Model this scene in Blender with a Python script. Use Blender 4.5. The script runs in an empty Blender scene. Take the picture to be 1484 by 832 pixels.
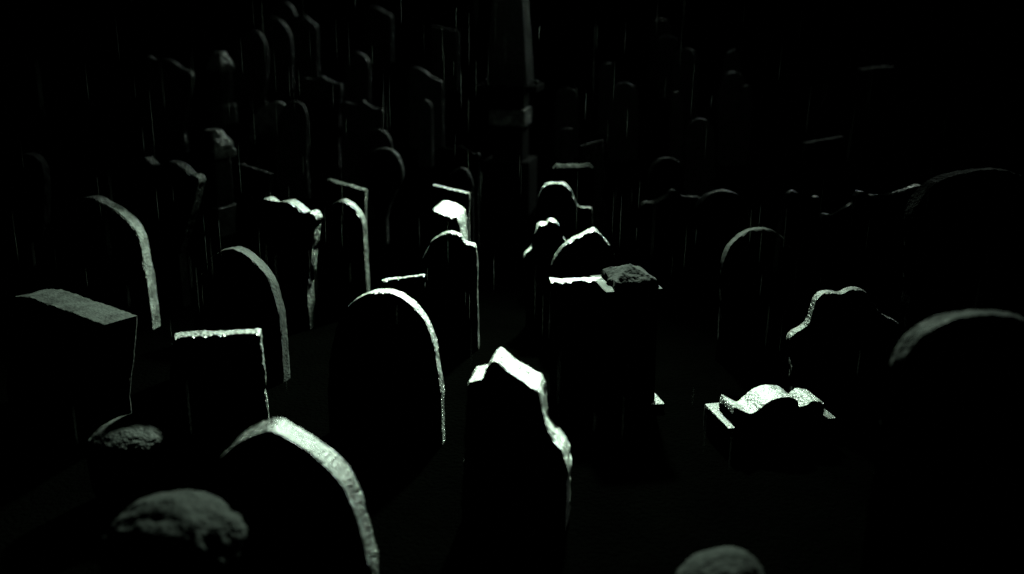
import bpy, bmesh, math, random
from mathutils import Vector, Matrix, noise
random.seed(11)
SC = bpy.context.scene
COL = SC.collection

# ------------------------------------------------------------------ camera, sky, lights, exposure
W, H, F = 1484.0, 832.0, 1480.0            # size of the photograph and the focal length in its pixels
CAM_Z, PITCH = 3.3, math.radians(17.1)
cam_data = bpy.data.cameras.new('camera')
cam = bpy.data.objects.new('camera', cam_data)
COL.objects.link(cam)
cam.location = (0, 0, CAM_Z)
cam.rotation_euler = (math.radians(90) - PITCH, 0, 0)
cam_data.sensor_width = 36.0
cam_data.lens = 36.0 * F / W
cam_data.clip_end = 500
cam_data.dof.use_dof = True
cam_data.dof.focus_distance = 8.0
cam_data.dof.aperture_fstop = 0.6
SC.camera = cam

world = bpy.data.worlds.new('World')
SC.world = world
world.use_nodes = True
nt = world.node_tree
bg = nt.nodes['Background']
sky = nt.nodes.new('ShaderNodeTexSky')
sky.sky_type = 'NISHITA'
sky.sun_disc = False
sky.sun_elevation = math.radians(3)
sky.sun_rotation = math.radians(20)
nt.links.new(sky.outputs[0], bg.inputs[0])
bg.inputs[1].default_value = 0.00003       # deep night

def lamp(kind, name, energy, color, size, loc, aim, cone=None):
    d = bpy.data.lights.new(name, kind)
    d.energy = energy; d.color = color
    if kind == 'SUN': d.angle = size
    else: d.shadow_soft_size = size
    if cone: d.spot_size = math.radians(cone); d.spot_blend = 1.0
    o = bpy.data.objects.new(name, d)
    COL.objects.link(o)
    o.location = loc
    o.rotation_euler = (Vector(aim) - Vector(loc)).to_track_quat('-Z', 'Y').to_euler()
    return o
# a floodlight far behind the graves, aimed at the middle of the plot, and two weak lamps added for the far stones
lamp('SPOT', 'floodlight', 22000, (0.74, 1.0, 0.78), 0.2, (1.2, 13.0, 5.7), (-0.7, 7.3, 1.1), 59)
lamp('POINT', 'far_face_fill', 22, (0.74, 1.0, 0.78), 0.2, (1.5, 13.0, 5.9), (0, 0, 0))  # added point lamp, lifts the faces of the far stones
lamp('SUN', 'far_rim_sun', 0.36, (0.8, 1.0, 0.85), math.radians(0.5), (3.6, 8.0, 3.9), (0, 0, 0))  # added weak sun, draws lit rims on the far stones

SC.cycles.max_bounces = 1
SC.cycles.diffuse_bounces = 0
SC.cycles.glossy_bounces = 0
SC.view_settings.view_transform = 'Standard'
SC.view_settings.look = 'None'
SC.view_settings.exposure = 0.0
SC.view_settings.gamma = 1.0
SC.view_settings.use_curve_mapping = False

# ------------------------------------------------------------------ geometry of the view
CP, SP = math.cos(PITCH), math.sin(PITCH)
CAM = Vector((0, 0, CAM_Z))

def ray(px, py):
    x, y = (px - W/2)/F, (H/2 - py)/F
    return Vector((x, CP + y*SP, -SP + y*CP))

def ground_z(x, y):
    s = max(0.0, y - 12.0)
    z = 0.075*s*s/(s + 5.0)
    return z + 0.05*noise.noise(Vector((x*0.35, y*0.35, 3.1)))

def foot(px, py, h):
    """the point a height h above the ground that is seen at this spot of the photograph"""
    d = ray(px, py)
    t = 2.5
    while t < 120:
        p = CAM + d*t
        if p.z <= ground_z(p.x, p.y) + h: break
        t += 0.01
    return p

# ------------------------------------------------------------------ materials
def stone_material(name, base, tint, rough=0.42, spec=0.6, grain=150.0, bump=0.5, lichen=0.25, coat=0.5):
    m = bpy.data.materials.new(name); m.use_nodes = True
    n, l = m.node_tree.nodes, m.node_tree.links
    b = n['Principled BSDF']
    tc = n.new('ShaderNodeTexCoord')
    oi = n.new('ShaderNodeObjectInfo')
    add = n.new('ShaderNodeVectorMath'); add.operation = 'ADD'
    mul = n.new('ShaderNodeMath'); mul.operation = 'MULTIPLY'; mul.inputs[1].default_value = 57.0
    l.new(oi.outputs['Random'], mul.inputs[0])
    l.new(tc.outputs['Object'], add.inputs[0]); l.new(mul.outputs[0], add.inputs[1])
    big = n.new('ShaderNodeTexNoise'); big.inputs['Scale'].default_value = 8.0; big.inputs['Detail'].default_value = 9; big.inputs['Roughness'].default_value = 0.65
    fine = n.new('ShaderNodeTexNoise'); fine.inputs['Scale'].default_value = grain; fine.inputs['Detail'].default_value = 4
    pit = n.new('ShaderNodeTexVoronoi'); pit.inputs['Scale'].default_value = 45.0
    for t in (big, fine, pit): l.new(add.outputs[0], t.inputs['Vector'])
    r = n.new('ShaderNodeValToRGB')
    r.color_ramp.elements[0].position = 0.38; r.color_ramp.elements[1].position = 0.62
    r.color_ramp.elements[0].color = (*[c*0.3 for c in base], 1)
    r.color_ramp.elements[1].color = (*[c*1.6 for c in base], 1)
    l.new(big.outputs['Fac'], r.inputs['Fac'])
    mx = n.new('ShaderNodeMix'); mx.data_type = 'RGBA'
    mx.inputs['B'].default_value = (*tint, 1)
    lr = n.new('ShaderNodeMapRange'); lr.inputs['From Min'].default_value = 0.5; lr.inputs['From Max'].default_value = 0.68
    lr.inputs['To Max'].default_value = lichen
    l.new(fine.outputs['Fac'], lr.inputs['Value'])
    l.new(lr.outputs[0], mx.inputs['Factor']); l.new(r.outputs[0], mx.inputs['A'])
    l.new(mx.outputs['Result'], b.inputs['Base Color'])
    # wet: gloss differs from patch to patch
    rr = n.new('ShaderNodeMapRange'); rr.inputs['From Min'].default_value = 0.3; rr.inputs['From Max'].default_value = 0.7
    rr.inputs['To Min'].default_value = rough - 0.1; rr.inputs['To Max'].default_value = rough + 0.22
    l.new(big.outputs['Fac'], rr.inputs['Value']); l.new(rr.outputs[0], b.inputs['Roughness'])
    b.inputs['Specular IOR Level'].default_value = spec
    b.inputs['Coat Weight'].default_value = coat; b.inputs['Coat Roughness'].default_value = 0.2
    b1 = n.new('ShaderNodeBump'); b1.inputs['Strength'].default_value = bump; b1.inputs['Distance'].default_value = 0.012
    b2 = n.new('ShaderNodeBump'); b2.inputs['Strength'].default_value = bump*0.8; b2.inputs['Distance'].default_value = 0.03
    l.new(fine.outputs['Fac'], b1.inputs['Height'])
    sm = n.new('ShaderNodeMath'); sm.operation = 'ADD'
    l.new(big.outputs['Fac'], sm.inputs[0]); l.new(pit.outputs['Distance'], sm.inputs[1])
    l.new(sm.outputs[0], b2.inputs['Height'])
    b3 = n.new('ShaderNodeBump'); b3.inputs['Strength'].default_value = min(1.0, bump*1.8); b3.inputs['Distance'].default_value = 0.02
    drop = n.new('ShaderNodeTexVoronoi'); drop.inputs['Scale'].default_value = grain*0.55       # beads of water
    l.new(add.outputs[0], drop.inputs['Vector']); l.new(drop.outputs['Distance'], b3.inputs['Height'])
    l.new(b2.outputs[0], b3.inputs['Normal']); l.new(b3.outputs[0], b.inputs['Coat Normal'])
    l.new(b2.outputs[0], b1.inputs['Normal']); l.new(b1.outputs[0], b.inputs['Normal'])
    return m

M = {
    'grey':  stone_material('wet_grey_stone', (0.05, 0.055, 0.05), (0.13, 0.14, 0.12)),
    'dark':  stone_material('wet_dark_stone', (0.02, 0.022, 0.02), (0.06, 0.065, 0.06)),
    'pale':  stone_material('wet_pale_lit_marble', (0.2, 0.21, 0.2), (0.35, 0.36, 0.33), rough=0.34, spec=0.9, coat=1.0),  # pale colour brightens stones meant to look strongly lit
    'white': stone_material('wet_white_lit_marble', (0.55, 0.57, 0.54), (0.7, 0.7, 0.66), rough=0.34, spec=0.9, coat=1.0),  # palest tone: extra light on a stone is put into its colour
    'black': stone_material('dimmed_black_stone', (0.005, 0.0058, 0.0054), (0.012, 0.013, 0.012), rough=0.8, spec=0.08, grain=90, bump=0.5, coat=0.0),  # near-black colour dims stones that the lamps light too strongly
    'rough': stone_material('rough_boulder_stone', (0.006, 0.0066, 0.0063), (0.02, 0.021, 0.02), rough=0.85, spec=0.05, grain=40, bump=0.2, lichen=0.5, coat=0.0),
    'matte': stone_material('dimmed_matte_stone', (0.012, 0.0133, 0.0125), (0.03, 0.032, 0.03), rough=0.78, spec=0.15, grain=70, bump=0.25, coat=0.0),  # dark dull colour stands in for weaker light on a stone
}

def ground_material():
    m = bpy.data.materials.new('dark_wet_earth'); m.use_nodes = True
    n, l = m.node_tree.nodes, m.node_tree.links
    b = n['Principled BSDF']
    tc = n.new('ShaderNodeTexCoord')
    t = n.new('ShaderNodeTexNoise'); t.inputs['Scale'].default_value = 2.5; t.inputs['Detail'].default_value = 8
    l.new(tc.outputs['Object'], t.inputs['Vector'])
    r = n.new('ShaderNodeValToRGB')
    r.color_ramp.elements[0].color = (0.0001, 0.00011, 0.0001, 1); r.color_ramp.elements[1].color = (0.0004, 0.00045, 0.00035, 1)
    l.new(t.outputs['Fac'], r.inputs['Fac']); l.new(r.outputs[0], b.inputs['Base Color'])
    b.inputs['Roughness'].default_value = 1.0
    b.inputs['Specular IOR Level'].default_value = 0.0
    f = n.new('ShaderNodeTexNoise'); f.inputs['Scale'].default_value = 30; f.inputs['Detail'].default_value = 5
    l.new(tc.outputs['Object'], f.inputs['Vector'])
    bp = n.new('ShaderNodeBump'); bp.inputs['Strength'].default_value = 0.8; bp.inputs['Distance'].default_value = 0.05
    l.new(f.outputs['Fac'], bp.inputs['Height']); l.new(bp.outputs[0], b.inputs['Normal'])
    return m
M['earth'] = ground_material()

# ------------------------------------------------------------------ building helpers
def link(name, bm, mat, parent=None, sharp=38):
    me = bpy.data.meshes.new(name)
    bmesh.ops.recalc_face_normals(bm, faces=bm.faces)
    bm.to_mesh(me); bm.free()
    me.materials.append(mat)
    me.polygons.foreach_set('use_smooth', [True]*len(me.polygons))
    me.set_sharp_from_angle(angle=math.radians(sharp))
    o = bpy.data.objects.new(name, me)
    COL.objects.link(o)
    if parent: o.parent = parent
    return o

def tag(o, label, cat, group=None):
    o['label'] = label; o['category'] = cat
    if group: o['group'] = group
    return o

def empty(name, loc, rz, label, cat, group=None):
    o = bpy.data.objects.new(name, None); COL.objects.link(o)
    o.location = loc; o.rotation_euler = (0, 0, rz); o.empty_display_size = 0.2
    return tag(o, label, cat, group)

def catmull(pts, step):
    P = [pts[0]] + pts + [pts[-1]]
    out = []
    for i in range(1, len(P) - 2):
        p0, p1, p2, p3 = P[i-1], P[i], P[i+1], P[i+2]
        k = max(1, int(math.hypot(p2[0]-p1[0], p2[1]-p1[1])/step))
        for j in range(k):
            t = j/k
            out.append(tuple(0.5*(2*p1[c] + (p2[c]-p0[c])*t + (2*p0[c]-5*p1[c]+4*p2[c]-p3[c])*t*t
                       + (3*p1[c]-p0[c]-3*p2[c]+p3[c])*t**3) for c in (0, 1)))
    out.append(pts[-1])
    return out

def straight(pts, step):
    out = []
    for a, b in zip(pts, pts[1:]):
        k = max(1, int(math.hypot(b[0]-a[0], b[1]-a[1])/step))
        out += [(a[0]+(b[0]-a[0])*j/k, a[1]+(b[1]-a[1])*j/k) for j in range(k)]
    return out + [pts[-1]]

def slab_bm(prof, t, bev=0.012, wear=0.006, seed=0.0, rows=4):
    """an upright slab: the profile (x, z) in its front plane, thickness t along +y, worn edges"""
    n = len(prof)
    # outward normals of the open profile
    nor = []
    for i in range(n):
        a, b = prof[max(0, i-1)], prof[min(n-1, i+1)]
        dx, dz = b[0]-a[0], b[1]-a[1]
        L = math.hypot(dx, dz) or 1
        nor.append((-dz/L, dx/L))
    ys = [(0.0, bev), (bev, 0.0)] + [(bev + (t-2*bev)*k/rows, 0.0) for k in range(1, rows)] + [(t-bev, 0.0), (t, bev)]
    bm = bmesh.new()
    ring = []
    for y, off in ys:
        row = []
        for (x, z), (nx, nz) in zip(prof, nor):
            w = wear*(1.3*noise.noise(Vector((x*5+seed, y*5, z*5))) + noise.noise(Vector((x*11+seed, y*14, z*11))) - 1.6*max(0, noise.noise(Vector((x*7+seed, y*9, z*7+40)))-0.25)*4*noise.noise(Vector((x*20, y*20, z*20+seed)))**2 + 0.8*noise.noise(Vector((x*30+seed, y*40, z*30))))
            row.append(bm.verts.new((x - nx*(off - w), y, z - nz*(off - w))))
        ring.append(row)
    for a, b in zip(ring, ring[1:]):
        for i in range(n-1):
            bm.faces.new((a[i], a[i+1], b[i+1], b[i]))
        bm.faces.new((a[n-1], a[0], b[0], b[n-1]))
    for cap in (ring[0], ring[-1]):
        f = bm.faces.new(cap)
    bmesh.ops.triangulate(bm, faces=[f for f in bm.faces if len(f.verts) > 4])
    return bm

def box_bm(sx, sy, z0, z1, bev=0.012, taper=1.0, cuts=4, wear=0.004, seed=0.0):
    bm = bmesh.new()
    bmesh.ops.create_cube(bm, size=1)
    for v in bm.verts:
        k = taper if v.co.z > 0 else 1.0
        v.co = Vector((v.co.x*sx*k, v.co.y*sy*k, z0 if v.co.z < 0 else z1))
    bmesh.ops.bevel(bm, geom=list(bm.edges), offset=bev, segments=2, affect='EDGES', profile=0.6)
    bmesh.ops.subdivide_edges(bm, edges=[e for e in bm.edges if e.calc_length() > 0.05], cuts=cuts, use_grid_fill=True)
    for v in bm.verts:
        v.co += wear*noise.noise_vector(v.co*12 + Vector((seed, 0, 0)))
    return bm

def merge(bm, other, mat=None):
    me = bpy.data.meshes.new('tmp'); other.to_mesh(me); other.free()
    if mat: me.transform(mat)
    bm.from_mesh(me); bpy.data.meshes.remove(me)
    return bm

COUNT = [0]
def headstone(name, label, apex, h, yaw, t, trace, mat='grey', smooth=True, group=None, lean=0.0, bev=0.012, wear=0.006, cat='gravestone'):
    """a standing stone: its outline was measured off the photograph and gets its own distance, size and thickness"""
    COUNT[0] += 1
    if mat == 'dark': t *= 0.75
    p0 = foot(apex[0], apex[1], h)
    yaw = math.radians(yaw); ln = math.radians(lean)
    u = Vector((math.cos(yaw), -math.sin(yaw), 0))
    b = Vector((math.sin(yaw), math.cos(yaw), 0))
    v = (Vector((0, 0, 1))*math.cos(ln) + b*math.sin(ln))
    nrm = (b*math.cos(ln) - Vector((0, 0, 1))*math.sin(ln))
    loc = []
    for px, py in trace:
        d = ray(px, py)
        q = CAM + d*((p0 - CAM).dot(nrm)/d.dot(nrm))
        loc.append(((q - p0).dot(u), (q - p0).dot(v)))
    mid = 0.5*(loc[0][0] + loc[-1][0])
    base = p0 + u*mid
    zg = ground_z(base.x, base.y)
    base = base - v*((p0.z - zg)/v.z)
    pts = [(a - mid, z + (p0.z - zg)/v.z) for a, z in loc]
    step = max(0.014, 0.0016*p0.y)
    prof = (catmull if smooth else straight)(pts, step)
    low = -0.12
    L, R = prof[0], prof[-1]
    kl = max(1, int((L[1]-low)/0.06)); kr = max(1, int((R[1]-low)/0.06))
    prof = [(L[0], low + (L[1]-low)*i/kl) for i in range(kl)] + prof + [(R[0], R[1] + (low-R[1])*(i+1)/kr) for i in range(kr)]
    o = link(name, slab_bm(prof, t, bev, wear, seed=COUNT[0]*3.7), M[mat])
    m3 = Matrix((u, nrm, v)).transposed()
    o.matrix_world = Matrix.Translation(base) @ m3.to_4x4()
    o.location = base; o.rotation_euler = m3.to_euler()
    tag(o, label, cat, group)
    return o, pts, t

# ------------------------------------------------------------------ the ground
gx, gy = 90, 110
bm = bmesh.new()
vs = []
for j in range(gy):
    y = -6 + 90*(j/(gy-1))**1.5
    row = []
    for i in range(gx):
        x = -45 + 90*i/(gx-1)
        row.append(bm.verts.new((x, y, ground_z(x, y) + 0.025*noise.noise(Vector((x*1.7, y*1.7, 0))))))
    vs.append(row)
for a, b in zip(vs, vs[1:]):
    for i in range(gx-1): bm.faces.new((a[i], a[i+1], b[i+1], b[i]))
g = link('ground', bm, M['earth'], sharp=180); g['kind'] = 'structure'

# ------------------------------------------------------------------ gravestones, near to far
ROUND, POINT, SHOULD, FLAT, OVAL = 'round_headstone', 'pointed_headstone', 'shouldered_headstone', 'flat_headstone', 'oval_headstone'

# nearest row
headstone(POINT, 'thick pointed gravestone with broad wet top, nearest of the lit stones at lower left', (391,626), 1.12, 8, 0.25,
    [(284,800),(287,750),(297,702),(315,668),(341,645),(366,632),(391,625),(415,639),(440,654),(465,673),(488,696),(502,716),(511,740),(518,765),(527,795),(536,832)], wear=0.006, bev=0.016, mat='dark')
headstone(SHOULD, 'pale leaning gravestone with glaring white lit hump, brightest in the graveyard', (735,540), 1.05, 9, 0.28,
    [(668,740),(672,660),(674,590),(677,560),(683,555),(692,553),(700,551),(705,538),(712,529),(719,528),(735,541),(750,551),(765,561),(777,567),(782,580),(785,600),(790,620),(801,642),(815,662),(822,688),(820,730)], mat='white', wear=0.009, bev=0.02)
headstone(FLAT, 'flat topped gravestone whose level top edge and right edge glow, behind the pointed stone', (378,483), 0.95, -10, 0.12,
    [(240,600),(247,540),(252,491),(268,489),(300,488),(340,485),(372,483),(377,485),(380,510),(383,540),(386,575)], smooth=False, wear=0.008)
headstone(ROUND, 'round topped gravestone with brilliant curved right shoulder, under a thin straight ledge', (556,424), 1.15, 10, 0.12,
    [(474,571),(477,525),(483,490),(493,462),(510,440),(531,428),(553,424),(567,426),(580,432),(592,440),(605,453),(615,467),(622,482),(628,502),(632,527),(636,550),(639,575)], wear=0.005, mat='pale')
headstone(ROUND, 'round gravestone with dim grey right shoulder, between two brighter flat and shouldered stones', (335,364), 1.12, 16, 0.13,
    [(280,482),(283,440),(288,410),(297,385),(313,368),(332,362),(345,365),(358,372),(370,383),(384,399),(393,419),(399,440),(403,460),(406,485)], mat='matte')
headstone(ROUND, 'round gravestone with long grey curved edge, farthest left of the mid row', (128,288), 1.25, 18, 0.14,
    [(48,410),(54,365),(64,335),(83,307),(106,292),(128,287),(150,296),(170,308),(188,323),(199,344),(204,365),(209,390),(213,408)], mat='white')
headstone(FLAT, 'thick tilted slab gravestone with wide flat top and dark side, at left edge', (150,471), 1.0, 38, 0.27,
    [(8,560),(20,430),(40,431),(95,451),(150,471),(146,530),(140,590)], smooth=False, mat='matte', bev=0.01)
headstone(SHOULD, 'wide shouldered gravestone with double lobed crest, right of centre and behind the altar tomb', (1240,422), 0.95, -6, 0.1,
    [(1150,560),(1148,520),(1146,494),(1153,484),(1165,476),(1174,466),(1180,447),(1187,433),(1199,426),(1221,427),(1232,422),(1243,420),(1256,424),(1267,436),(1273,449),(1284,459),(1300,468),(1318,480),(1322,490),(1324,520),(1326,560)])
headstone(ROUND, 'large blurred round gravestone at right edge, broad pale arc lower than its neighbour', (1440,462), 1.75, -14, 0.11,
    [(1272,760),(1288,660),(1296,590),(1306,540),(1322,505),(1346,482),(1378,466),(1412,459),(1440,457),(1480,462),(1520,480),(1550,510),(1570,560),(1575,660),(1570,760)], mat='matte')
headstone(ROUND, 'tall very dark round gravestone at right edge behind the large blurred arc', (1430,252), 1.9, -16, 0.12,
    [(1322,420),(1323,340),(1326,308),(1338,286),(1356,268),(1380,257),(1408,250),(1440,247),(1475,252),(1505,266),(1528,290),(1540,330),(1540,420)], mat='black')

# centre right cluster
headstone(POINT, 'pointed gravestone with bright edged gable like arch, right of the lobed small stone', (862,333), 1.1, -4, 0.11,
    [(796,420),(799,395),(804,376),(814,362),(828,350),(845,340),(862,333),(872,342),(882,353),(888,364),(893,380),(896,420)])
headstone(FLAT, 'low flat slab gravestone with level sparkling top edge, left of the square pedestal', (836,409), 1.0, -2, 0.17,
    [(799,500),(798,409),(836,409),(876,408),(877,500)], smooth=False, wear=0.009, mat='dark')
headstone(SHOULD, 'small gravestone with bright two lobed top and curled shoulders, left of the pointed arch', (790,326), 1.05, -5, 0.13,
    [(764,420),(762,388),(759,376),(763,368),(770,362),(774,350),(777,336),(781,328),(787,325),(793,325),(796,321),(802,320),(808,323),(812,331),(816,343),(824,355),(832,366),(835,380),(836,420)], wear=0.006, mat='pale')
headstone(SHOULD, 'arched gravestone with blazing right curve and square shoulders, behind the lobed small stone', (812,266), 1.2, 6, 0.12,
    [(770,350),(772,325),(777,303),(780,286),(786,272),(795,266),(812,265),(820,268),(828,277),(833,288),(838,298),(845,300),(856,302),(858,312),(858,350)], mat='pale')
headstone(FLAT, 'square block gravestone with dim weathered face, behind the blazing arched stone', (835,241), 1.35, -10, 0.12,
    [(803,320),(803,245),(808,240),(835,239),(856,238),(861,243),(862,320)], smooth=False, mat='matte', wear=0.012, bev=0.03)

# left middle
headstone(SHOULD, 'shouldered gravestone with bright hump between two knobs and long right edge', (415,293), 1.25, 24, 0.13,
    [(374,440),(377,360),(379,300),(378,292),(384,287),(391,291),(397,295),(406,293),(415,292),(425,297),(434,304),(440,309),(447,307),(452,309),(457,318),(455,328),(452,360),(448,390),(445,420)])
headstone(ROUND, 'narrow round gravestone with bright right shoulder, right of the long edged shouldered stone', (497,292), 1.15, 20, 0.1,
    [(464,372),(466,345),(468,322),(474,304),(484,294),(493,291),(502,294),(512,302),(520,312),(525,325),(527,345),(528,372)])
headstone(FLAT, 'thin flat gravestone with a sloping sparkling top line, above the narrow round stone', (502,267), 1.2, 22, 0.08,
    [(472,330),(474,260),(502,268),(528,276),(528,330)], smooth=False)
headstone(FLAT, 'dim square cornered gravestone behind the left knob of the bright shouldered stone', (368,245), 1.3, 22, 0.08,
    [(340,320),(344,238),(368,245),(391,253),(388,285),(386,320)], smooth=False)
headstone(SHOULD, 'tall shouldered gravestone with lit left knob and thin slanting right edge, left of the pillar', (248,237), 1.5, 24, 0.13,
    [(184,400),(192,330),(199,250),(202,235),(208,229),(214,235),(222,240),(234,237),(243,235),(256,238),(267,246),(274,253),(281,254),(287,262),(284,275),(277,305),(268,335),(258,370)])
headstone(FLAT, 'flat gravestone with a faint rising top line, just behind the brilliant round shoulder', (586,403), 1.05, -8, 0.07,
    [(553,470),(554,408),(586,404),(616,400),(617,470)], smooth=False)
headstone(SHOULD, 'arched gravestone with dim crest and lit right shoulder knob, below the glowing humped stone', (648,338), 1.1, 4, 0.11,
    [(606,420),(608,390),(611,376),(618,365),(626,351),(638,342),(650,338),(660,339),(668,343),(675,352),(682,354),(689,358),(691,370),(692,420)])
headstone(ROUND, 'thick humped gravestone with broad glowing top, centre left under a thin sloping ledge', (642,305), 1.15, 12, 0.4,
    [(620,350),(621,322),(623,308),(629,302),(642,304),(654,309),(661,315),(664,328),(665,350)], mat='pale', wear=0.008, bev=0.04)
headstone(FLAT, 'thin flat gravestone with fine sloping top line, between glowing hump and knobbed crest', (653,274), 1.2, 16, 0.06,
    [(626,340),(627,268),(653,274),(679,280),(679,340)], smooth=False)
headstone(ROUND, 'small round gravestone with faint right curve, between knobbed crest and sloping line', (668,246), 1.15, 14, 0.08,
    [(642,300),(644,270),(650,254),(660,246),(668,244),(676,248),(681,256),(684,268),(685,300)])
headstone(SHOULD, 'shouldered gravestone with knob at each end and peaked crest, top of the centre column', (666,214), 1.25, 8, 0.09,
    [(635,300),(636,240),(635,218),(639,212),(645,214),(655,216),(661,214),(666,211),(671,214),(679,219),(686,223),(692,222),(695,227),(694,240),(693,300)])
headstone(ROUND, 'round gravestone with thin green arc, overlapping the knobbed peaked crest', (665,221), 1.15, 8, 0.08,
    [(640,290),(641,250),(645,233),(653,223),(664,219),(674,222),(681,229),(687,242),(688,290)])

# right middle
headstone(SHOULD, 'low wide gravestone with small centre knob and ogee shoulders, left of a touching round stone', (978,279), 1.1, -10, 0.1,
    [(932,360),(931,310),(932,297),(937,293),(948,293),(960,288),(968,284),(972,278),(978,275),(984,279),(990,284),(1002,286),(1016,288),(1018,310),(1018,360)])
headstone(ROUND, 'wide round gravestone with low warm grey arc, right of the wide ogee stone', (1050,279), 1.15, -12, 0.1,
    [(1010,360),(1010,310),(1014,295),(1024,285),(1038,279),(1052,277),(1066,280),(1077,287),(1084,298),(1086,320),(1086,360)])
headstone(ROUND, 'round gravestone with dim left arc and pitted face, above the double lobed crest', (1105,333), 1.2, -12, 0.1,
    [(1048,450),(1049,400),(1051,378),(1057,362),(1069,347),(1086,336),(1105,332),(1124,336),(1138,346),(1147,362),(1150,385),(1151,450)], mat='matte')
headstone(ROUND, 'small round gravestone with one dim arc, above the wide ogee stone', (966,231), 1.2, -10, 0.09,
    [(940,300),(941,260),(945,243),(954,233),(966,229),(978,231),(987,237),(992,250),(993,300)])
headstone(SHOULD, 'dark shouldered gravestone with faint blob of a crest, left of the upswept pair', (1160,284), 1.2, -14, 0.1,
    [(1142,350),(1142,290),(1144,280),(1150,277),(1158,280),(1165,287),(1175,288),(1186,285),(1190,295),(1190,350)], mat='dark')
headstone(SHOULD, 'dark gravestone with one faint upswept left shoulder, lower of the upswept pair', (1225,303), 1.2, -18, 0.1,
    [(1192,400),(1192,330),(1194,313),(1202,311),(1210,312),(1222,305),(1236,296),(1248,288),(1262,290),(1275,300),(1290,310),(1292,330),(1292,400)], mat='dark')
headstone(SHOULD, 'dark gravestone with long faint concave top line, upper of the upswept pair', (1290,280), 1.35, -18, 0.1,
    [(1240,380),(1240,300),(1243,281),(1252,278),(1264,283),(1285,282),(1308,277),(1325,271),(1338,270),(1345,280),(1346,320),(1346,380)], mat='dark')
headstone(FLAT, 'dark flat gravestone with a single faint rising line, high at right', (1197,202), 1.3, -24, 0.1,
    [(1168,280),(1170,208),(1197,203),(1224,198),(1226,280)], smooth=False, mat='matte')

# upper left
OV = 'oval and round stones with dim faces, upper left'
headstone(OVAL, 'large oval gravestone with dim visible face and lit right curve, right of the far pillars', (398,150), 1.35, 14, 0.1,
    [(378,270),(372,240),(365,222),(361,200),(364,178),(372,162),(384,152),(400,148),(413,154),(422,165),(426,180),(424,200),(418,225),(412,245),(408,270)], mat='white')
headstone(ROUND, 'round gravestone half hidden behind the large oval with thin double curve', (428,150), 1.4, 14, 0.08,
    [(398,230),(400,190),(405,165),(414,151),(425,147),(435,150),(441,157),(444,168),(445,190),(444,230)])
headstone(SHOULD, 'far gravestone with spiked peak and knobs, just right of the large oval', (466,115), 1.45, 18, 0.1,
    [(436,210),(437,150),(436,120),(439,113),(447,114),(456,115),(462,113),(466,110),(470,113),(478,118),(486,121),(492,121),(494,127),(492,160),(490,210)])
headstone(ROUND, 'far round gravestone with dark green face, in front of the spiked peak', (456,128), 1.3, 16, 0.08,
    [(434,210),(435,165),(438,142),(446,130),(456,125),(466,129),(472,136),(476,148),(477,175),(476,210)])
headstone(SHOULD, 'far gravestone with spiked crest and knobs above the green edged oval', (525,151), 1.4, 18, 0.1,
    [(494,250),(495,180),(493,155),(497,148),(507,150),(517,151),(521,149),(525,146),(529,150),(537,155),(546,158),(552,158),(554,166),(552,190),(550,250)])
headstone(OVAL, 'oval gravestone with green lit upper right edge, under the spiked crest', (530,163), 1.25, 12, 0.1,
    [(512,270),(508,240),(502,215),(502,192),(508,175),(518,165),(531,161),(542,165),(549,174),(552,190),(549,215),(544,240),(540,270)], mat='white')
headstone(OVAL, 'oval gravestone seen only as a thin curve between two larger ovals', (545,190), 1.25, 12, 0.09,
    [(524,275),(520,250),(519,225),(523,206),(532,193),(545,188),(556,191),(563,200),(567,215),(564,240),(558,275)])
headstone(OVAL, 'disc shaped gravestone with dim face and thin round right rim, lowest of the ovals', (556,218), 1.2, 10, 0.1,
    [(545,320),(540,295),(532,275),(528,250),(530,232),(539,220),(554,215),(568,219),(578,230),(583,246),(581,262),(573,280),(565,297),(560,320)], mat='white')
headstone(SHOULD, 'far gravestone with faint wavy top and right knob, left of the far pillar', (242,88), 1.6, 22, 0.1,
    [(208,190),(210,130),(211,88),(214,81),(222,86),(231,86),(240,86),(250,90),(259,97),(267,101),(274,104),(278,112),(274,130),(270,160),(266,190)], mat='grey')
headstone(ROUND, 'round gravestone with dim right curve, just right of the far pillar', (362,46), 1.6, 16, 0.09,
    [(338,140),(337,90),(340,68),(349,52),(362,44),(374,47),(382,58),(386,72),(387,92),(384,140)], mat='grey')
headstone(ROUND, 'far round gravestone with very faint curve, behind the one right of the far pillar', (392,28), 1.6, 16, 0.1,
    [(368,110),(369,60),(374,40),(383,29),(394,25),(407,31),(415,41),(421,55),(423,80),(423,110)], mat='grey')
headstone(ROUND, 'tall far gravestone with thin right edge touching the picture top, upper left', (412,5), 1.8, 16, 0.1,
    [(384,110),(386,40),(392,15),(402,4),(412,2),(421,9),(427,20),(430,35),(430,70),(429,110)], mat='grey')
headstone(SHOULD, 'far dark gravestone with short faint sloping shoulder, near the top edge', (440,26), 1.5, 14, 0.1,
    [(422,90),(423,40),(426,26),(434,22),(443,24),(450,31),(458,38),(460,55),(460,90)], mat='grey')
headstone(ROUND, 'far small round gravestone with faint right curve, right of the spiked peak', (516,77), 1.35, 12, 0.1,
    [(500,140),(500,100),(503,84),(510,77),(517,75),(526,80),(532,87),(535,98),(535,140)], mat='grey')
headstone(SHOULD, 'far gravestone with long faint sloping line of a top, left of the obelisk', (618,107), 1.35, 14, 0.1,
    [(592,170),(593,110),(596,98),(604,98),(614,103),(622,110),(632,115),(640,119),(641,130),(641,170)], mat='grey')
headstone(ROUND, 'far small gravestone as a faint blob below the sloping line', (615,147), 1.1, 6, 0.12,
    [(605,195),(605,160),(608,150),(615,145),(622,149),(626,160),(626,195)], mat='grey')
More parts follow.
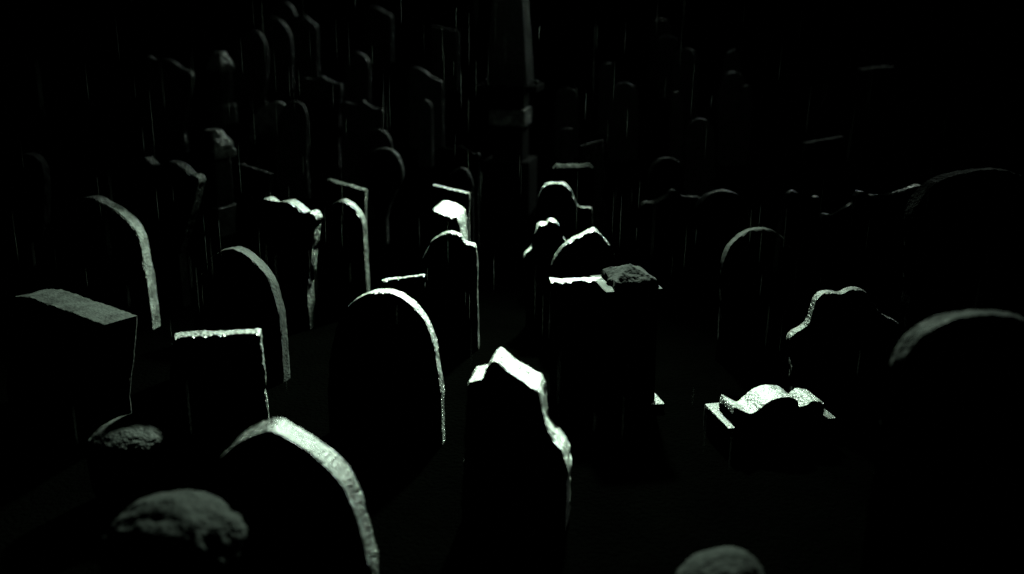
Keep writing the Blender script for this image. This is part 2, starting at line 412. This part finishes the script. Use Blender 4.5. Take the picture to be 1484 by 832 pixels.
headstone(SHOULD, 'very far gravestone with faint ragged line of a top, centre left by the picture top', (550,14), 1.4, 12, 0.12,
    [(530,70),(530,20),(534,11),(541,10),(550,13),(558,18),(566,22),(568,35),(568,70)], mat='grey')
headstone(FLAT, 'very far flat gravestone with faint level line, left of the obelisk shaft', (644,42), 1.4, 8, 0.12,
    [(624,90),(625,38),(644,41),(664,46),(664,90)], smooth=False, mat='grey')

# upper right
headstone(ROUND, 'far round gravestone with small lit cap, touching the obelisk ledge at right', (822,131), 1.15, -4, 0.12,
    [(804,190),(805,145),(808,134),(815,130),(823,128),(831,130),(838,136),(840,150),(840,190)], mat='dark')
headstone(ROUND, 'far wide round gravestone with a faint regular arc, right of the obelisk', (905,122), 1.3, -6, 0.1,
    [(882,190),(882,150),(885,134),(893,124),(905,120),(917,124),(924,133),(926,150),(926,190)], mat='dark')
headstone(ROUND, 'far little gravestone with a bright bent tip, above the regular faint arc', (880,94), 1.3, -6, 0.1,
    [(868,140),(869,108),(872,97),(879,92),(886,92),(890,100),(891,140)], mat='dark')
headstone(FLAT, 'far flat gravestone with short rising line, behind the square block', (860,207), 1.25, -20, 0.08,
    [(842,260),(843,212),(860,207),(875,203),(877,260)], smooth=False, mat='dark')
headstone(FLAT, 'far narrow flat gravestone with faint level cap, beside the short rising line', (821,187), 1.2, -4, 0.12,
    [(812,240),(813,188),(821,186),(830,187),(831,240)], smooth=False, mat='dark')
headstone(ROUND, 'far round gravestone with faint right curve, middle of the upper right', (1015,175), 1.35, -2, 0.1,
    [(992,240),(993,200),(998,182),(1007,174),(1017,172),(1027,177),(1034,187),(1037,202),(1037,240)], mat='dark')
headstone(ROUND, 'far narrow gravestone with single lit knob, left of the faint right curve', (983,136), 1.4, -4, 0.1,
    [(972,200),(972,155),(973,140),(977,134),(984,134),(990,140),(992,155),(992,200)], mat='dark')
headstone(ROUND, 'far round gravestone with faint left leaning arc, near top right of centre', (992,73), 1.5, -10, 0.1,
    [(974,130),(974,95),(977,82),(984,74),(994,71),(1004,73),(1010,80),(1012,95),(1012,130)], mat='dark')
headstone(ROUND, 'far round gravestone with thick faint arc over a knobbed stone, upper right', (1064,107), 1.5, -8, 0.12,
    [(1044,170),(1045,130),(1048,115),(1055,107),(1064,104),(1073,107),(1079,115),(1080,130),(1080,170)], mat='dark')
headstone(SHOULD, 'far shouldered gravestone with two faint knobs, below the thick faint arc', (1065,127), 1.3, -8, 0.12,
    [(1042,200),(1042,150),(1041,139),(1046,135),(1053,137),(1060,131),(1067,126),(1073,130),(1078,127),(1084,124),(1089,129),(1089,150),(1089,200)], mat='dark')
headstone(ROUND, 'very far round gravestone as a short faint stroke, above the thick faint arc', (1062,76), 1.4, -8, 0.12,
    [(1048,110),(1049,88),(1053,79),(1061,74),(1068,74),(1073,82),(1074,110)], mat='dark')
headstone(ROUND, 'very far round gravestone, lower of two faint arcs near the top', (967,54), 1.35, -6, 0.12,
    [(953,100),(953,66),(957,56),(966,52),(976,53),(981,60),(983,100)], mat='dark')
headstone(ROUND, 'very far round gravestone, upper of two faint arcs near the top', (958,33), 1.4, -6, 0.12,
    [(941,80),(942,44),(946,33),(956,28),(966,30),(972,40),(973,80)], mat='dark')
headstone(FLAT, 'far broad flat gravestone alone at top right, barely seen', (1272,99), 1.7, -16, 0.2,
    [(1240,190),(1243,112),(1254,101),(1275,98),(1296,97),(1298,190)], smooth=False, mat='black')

headstone(ROUND, 'small blurred round gravestone barely visible alone at the far left edge', (36,226), 1.5, 14, 0.12,
    [(8,330),(9,260),(14,238),(24,227),(36,223),(48,227),(58,238),(63,260),(63,330)], mat='matte')

# ---- pillars with caps (two of a kind)
def pillar(label, top, h, yaw, w, sc):
    p = foot(top[0], top[1], h)
    zg = ground_z(p.x, p.y)
    r = empty('pillar_monument', (p.x, p.y, zg), math.radians(yaw), label, 'pillar', 'square pillars with rough caps')
    r.rotation_euler = (0, math.radians(1.5), math.radians(yaw))
    link('base', box_bm(w*1.15, w*1.15, -0.1, h*0.27, 0.014, seed=sc), M['pale'], r)
    link('shaft', box_bm(w*0.86, w*0.86, h*0.27+0.002, h*0.72, 0.014, 0.98, seed=sc+1), M['grey'], r)
    cap = box_bm(w*1.15, w*1.15, h*0.722, h*0.80, 0.016, 1.0, seed=sc+2)
    merge(cap, box_bm(w*1.12, w*1.12, h*0.802, h*0.97, 0.03, 0.5, cuts=5, wear=0.02, seed=sc+3))
    link('cap', cap, M['white'], r)  # white cap and pale base carry their light in the colour
    return r
pillar('square pillar with rough glowing cap and lit base ledge, nearer of the two pillars', (306,183), 1.4, -30, 0.33, 2.0)
pillar('square pillar with dim rough cap, farther of the two pillars', (316,72), 1.45, -30, 0.33, 9.0)

# ---- square pedestal tomb
p = foot(918, 592, 0.06); zg = ground_z(p.x, p.y)
yaw = math.radians(12)
bk = Vector((-math.sin(yaw), math.cos(yaw), 0))
c = p + bk*0.30
r = empty('pedestal_tomb', (c.x, c.y, zg), yaw, 'square dark stone pedestal with draped top and glinting base ledge, right of the flat slab', 'tomb')
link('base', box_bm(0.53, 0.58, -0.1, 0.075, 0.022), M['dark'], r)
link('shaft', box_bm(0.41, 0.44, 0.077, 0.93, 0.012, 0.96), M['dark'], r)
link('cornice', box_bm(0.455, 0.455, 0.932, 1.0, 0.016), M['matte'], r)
bm = bmesh.new()
bmesh.ops.create_grid(bm, x_segments=40, y_segments=40, size=0.5)
for v in bm.verts:                                       # a carved cloth: peaked in the middle, hanging unevenly over the edge
    x, y = v.co.x, v.co.y
    d = max(abs(x), abs(y))*2
    n1 = noise.noise(Vector((x*4, y*4, 7.7)))
    z = 1.002 + 0.12*(1-d)**0.8 + 0.03*n1*d
    if d > 0.86: z -= (d-0.86)*(0.5 + 1.1*noise.noise(Vector((x*5, y*5, 1.2))))
    v.co = Vector((x*0.38+0.03, y*0.42, z + 0.008*noise.noise(v.co*15)))
ex = bmesh.ops.extrude_face_region(bm, geom=list(bm.faces))
for e in ex['geom']:
    if isinstance(e, bmesh.types.BMVert): e.co.z += 0.02
link('drapery', bm, M['rough'], r)

# ---- altar tomb
p = foot(1134, 613, 0.20); zg = ground_z(p.x, p.y)
yaw = math.radians(12)
bk = Vector((-math.sin(yaw), math.cos(yaw), 0))
c = p + bk*0.21
r = empty('altar_tomb', (c.x, c.y, zg), yaw, 'low carved altar tomb with bright curved crest and corner ears on a stone slab', 'tomb')
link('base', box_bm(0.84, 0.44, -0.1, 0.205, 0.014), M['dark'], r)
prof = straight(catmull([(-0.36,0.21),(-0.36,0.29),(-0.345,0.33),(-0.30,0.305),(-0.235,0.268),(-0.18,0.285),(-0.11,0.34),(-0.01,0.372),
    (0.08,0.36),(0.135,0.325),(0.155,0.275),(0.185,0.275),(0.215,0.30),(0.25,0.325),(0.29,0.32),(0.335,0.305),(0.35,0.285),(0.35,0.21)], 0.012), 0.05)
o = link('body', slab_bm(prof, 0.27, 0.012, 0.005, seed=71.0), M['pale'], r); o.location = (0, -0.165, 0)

# ---- obelisk
p = foot(740, 176, 1.35); zg = ground_z(p.x, p.y)
r = empty('obelisk_monument', (p.x, p.y+0.5, zg), math.radians(-13), 'tall tapering obelisk on a ledged pedestal, rising out of the picture top', 'monument')
D = p.y
px = D/F/CP                                           # metres to one pixel of the photograph at that distance
def zy(y): return 1.35 + (176 - y)*px*1.02
def stage(name, w, d, y0, y1, mat, taper=1.0, bev=0.015):
    return link(name, box_bm(w*px, d*px, zy(y0) + 0.002, zy(y1), bev, taper, cuts=6), M[mat], r)
link('step', box_bm(66*px, 60*px, -0.1, zy(235), 0.02), M['matte'], r)
stage('pedestal', 44, 42, 235, 188, 'matte')
stage('block', 52, 50, 188, 164, 'white')  # lit look painted by the white tone, recess shade by the dark stages
stage('neck', 44, 42, 164, 140, 'matte')
stage('cornice', 86, 60, 140, 131, 'black')
stage('shaft', 58, 56, 131, -120, 'dark', 0.42)
for sx in (-1, 1):                                     # little stone balls on the ends of the ledge
    bm = bmesh.new(); bmesh.ops.create_icosphere(bm, subdivisions=3, radius=3.4*px)
    o = link('ball', bm, M['pale'], r, sharp=180); o.location = (sx*37*px, 0, zy(131) + 3.0*px)

# ---- rough rocks in the foreground
def boulder(label, px, py, h, size, seed, rz=0.0, rough=0.12, tilt=0.0, mat='rough'):
    """a squat weathered dome standing on a thick stump that goes down into the earth"""
    p = foot(px, py, h); zg = ground_z(p.x, p.y)
    bm = bmesh.new()
    bmesh.ops.create_icosphere(bm, subdivisions=6, radius=1.0)
    for v in bm.verts:
        n = v.co.normalized()
        k = 1 + rough*noise.noise(n*1.7 + Vector((seed, 0, 0))) + rough*0.7*noise.noise(n*4.5 + Vector((seed, 5, 0))) + rough*0.25*noise.noise(n*12 + Vector((0, seed, 0)))
        z = n.z*size[2]*k if n.z > 0 else n.z*(h + 0.2)
        w = k*(1.0 if n.z > 0 else (1 - n.z*n.z)**-0.25 if n.z > -0.9 else 1.2)
        v.co = Vector((n.x*size[0]*w, n.y*size[1]*w, z + tilt*n.x*size[0]))
    o = link('boulder', bm, M[mat], sharp=180)
    o.location = (p.x, p.y + size[1]*0.7, zg + h - size[2]*0.6); o.rotation_euler = (0, 0, rz)
    tag(o, label, 'rock')
    return o
boulder('large rough rounded boulder with pitted top, blurred at lower left corner', 232, 790, 0.9, (0.34,0.30,0.22), 4.2, rough=0.07)
boulder('mossy slanting rock at the foot of the thick tilted slab', 172, 640, 0.5, (0.27,0.27,0.12), 8.1, rz=0.5, tilt=0.12, rough=0.05, mat='matte')
boulder('rounded rock cut off by the bottom edge, right of centre', 1050, 852, 0.8, (0.20,0.2,0.14), 2.3, tilt=0.25, rough=0.06)

# ---- falling rain: thin drops through the whole plot
bm = bmesh.new()
rr = random.Random(5)
for k in range(700):
    y = 4.5 + 14*rr.random()**0.8
    x = (rr.random()*2-1)*y*0.52
    z = ground_z(x, y) + 0.3 + 3.0*rr.random()
    L = 0.15 + 0.4*rr.random(); w = 0.0007 + 0.0005*rr.random()
    lo, hi = bm.verts.new((x, y, z)), bm.verts.new((x+0.004, y, z+L))
    ring = [bm.verts.new((x+w*math.cos(q), y+w*math.sin(q), z+L*0.3)) for q in (0.3, 2.4, 4.5)]
    for i in range(3):
        bm.faces.new((lo, ring[(i+1)%3], ring[i])); bm.faces.new((hi, ring[i], ring[(i+1)%3]))
wm = bpy.data.materials.new('rain_water'); wm.use_nodes = True
wb = wm.node_tree.nodes['Principled BSDF']
wb.inputs['Base Color'].default_value = (0.02, 0.022, 0.02, 1); wb.inputs['Roughness'].default_value = 0.9; wb.inputs['Specular IOR Level'].default_value = 0.0
o = link('rain', bm, wm, sharp=180); o['kind'] = 'stuff'
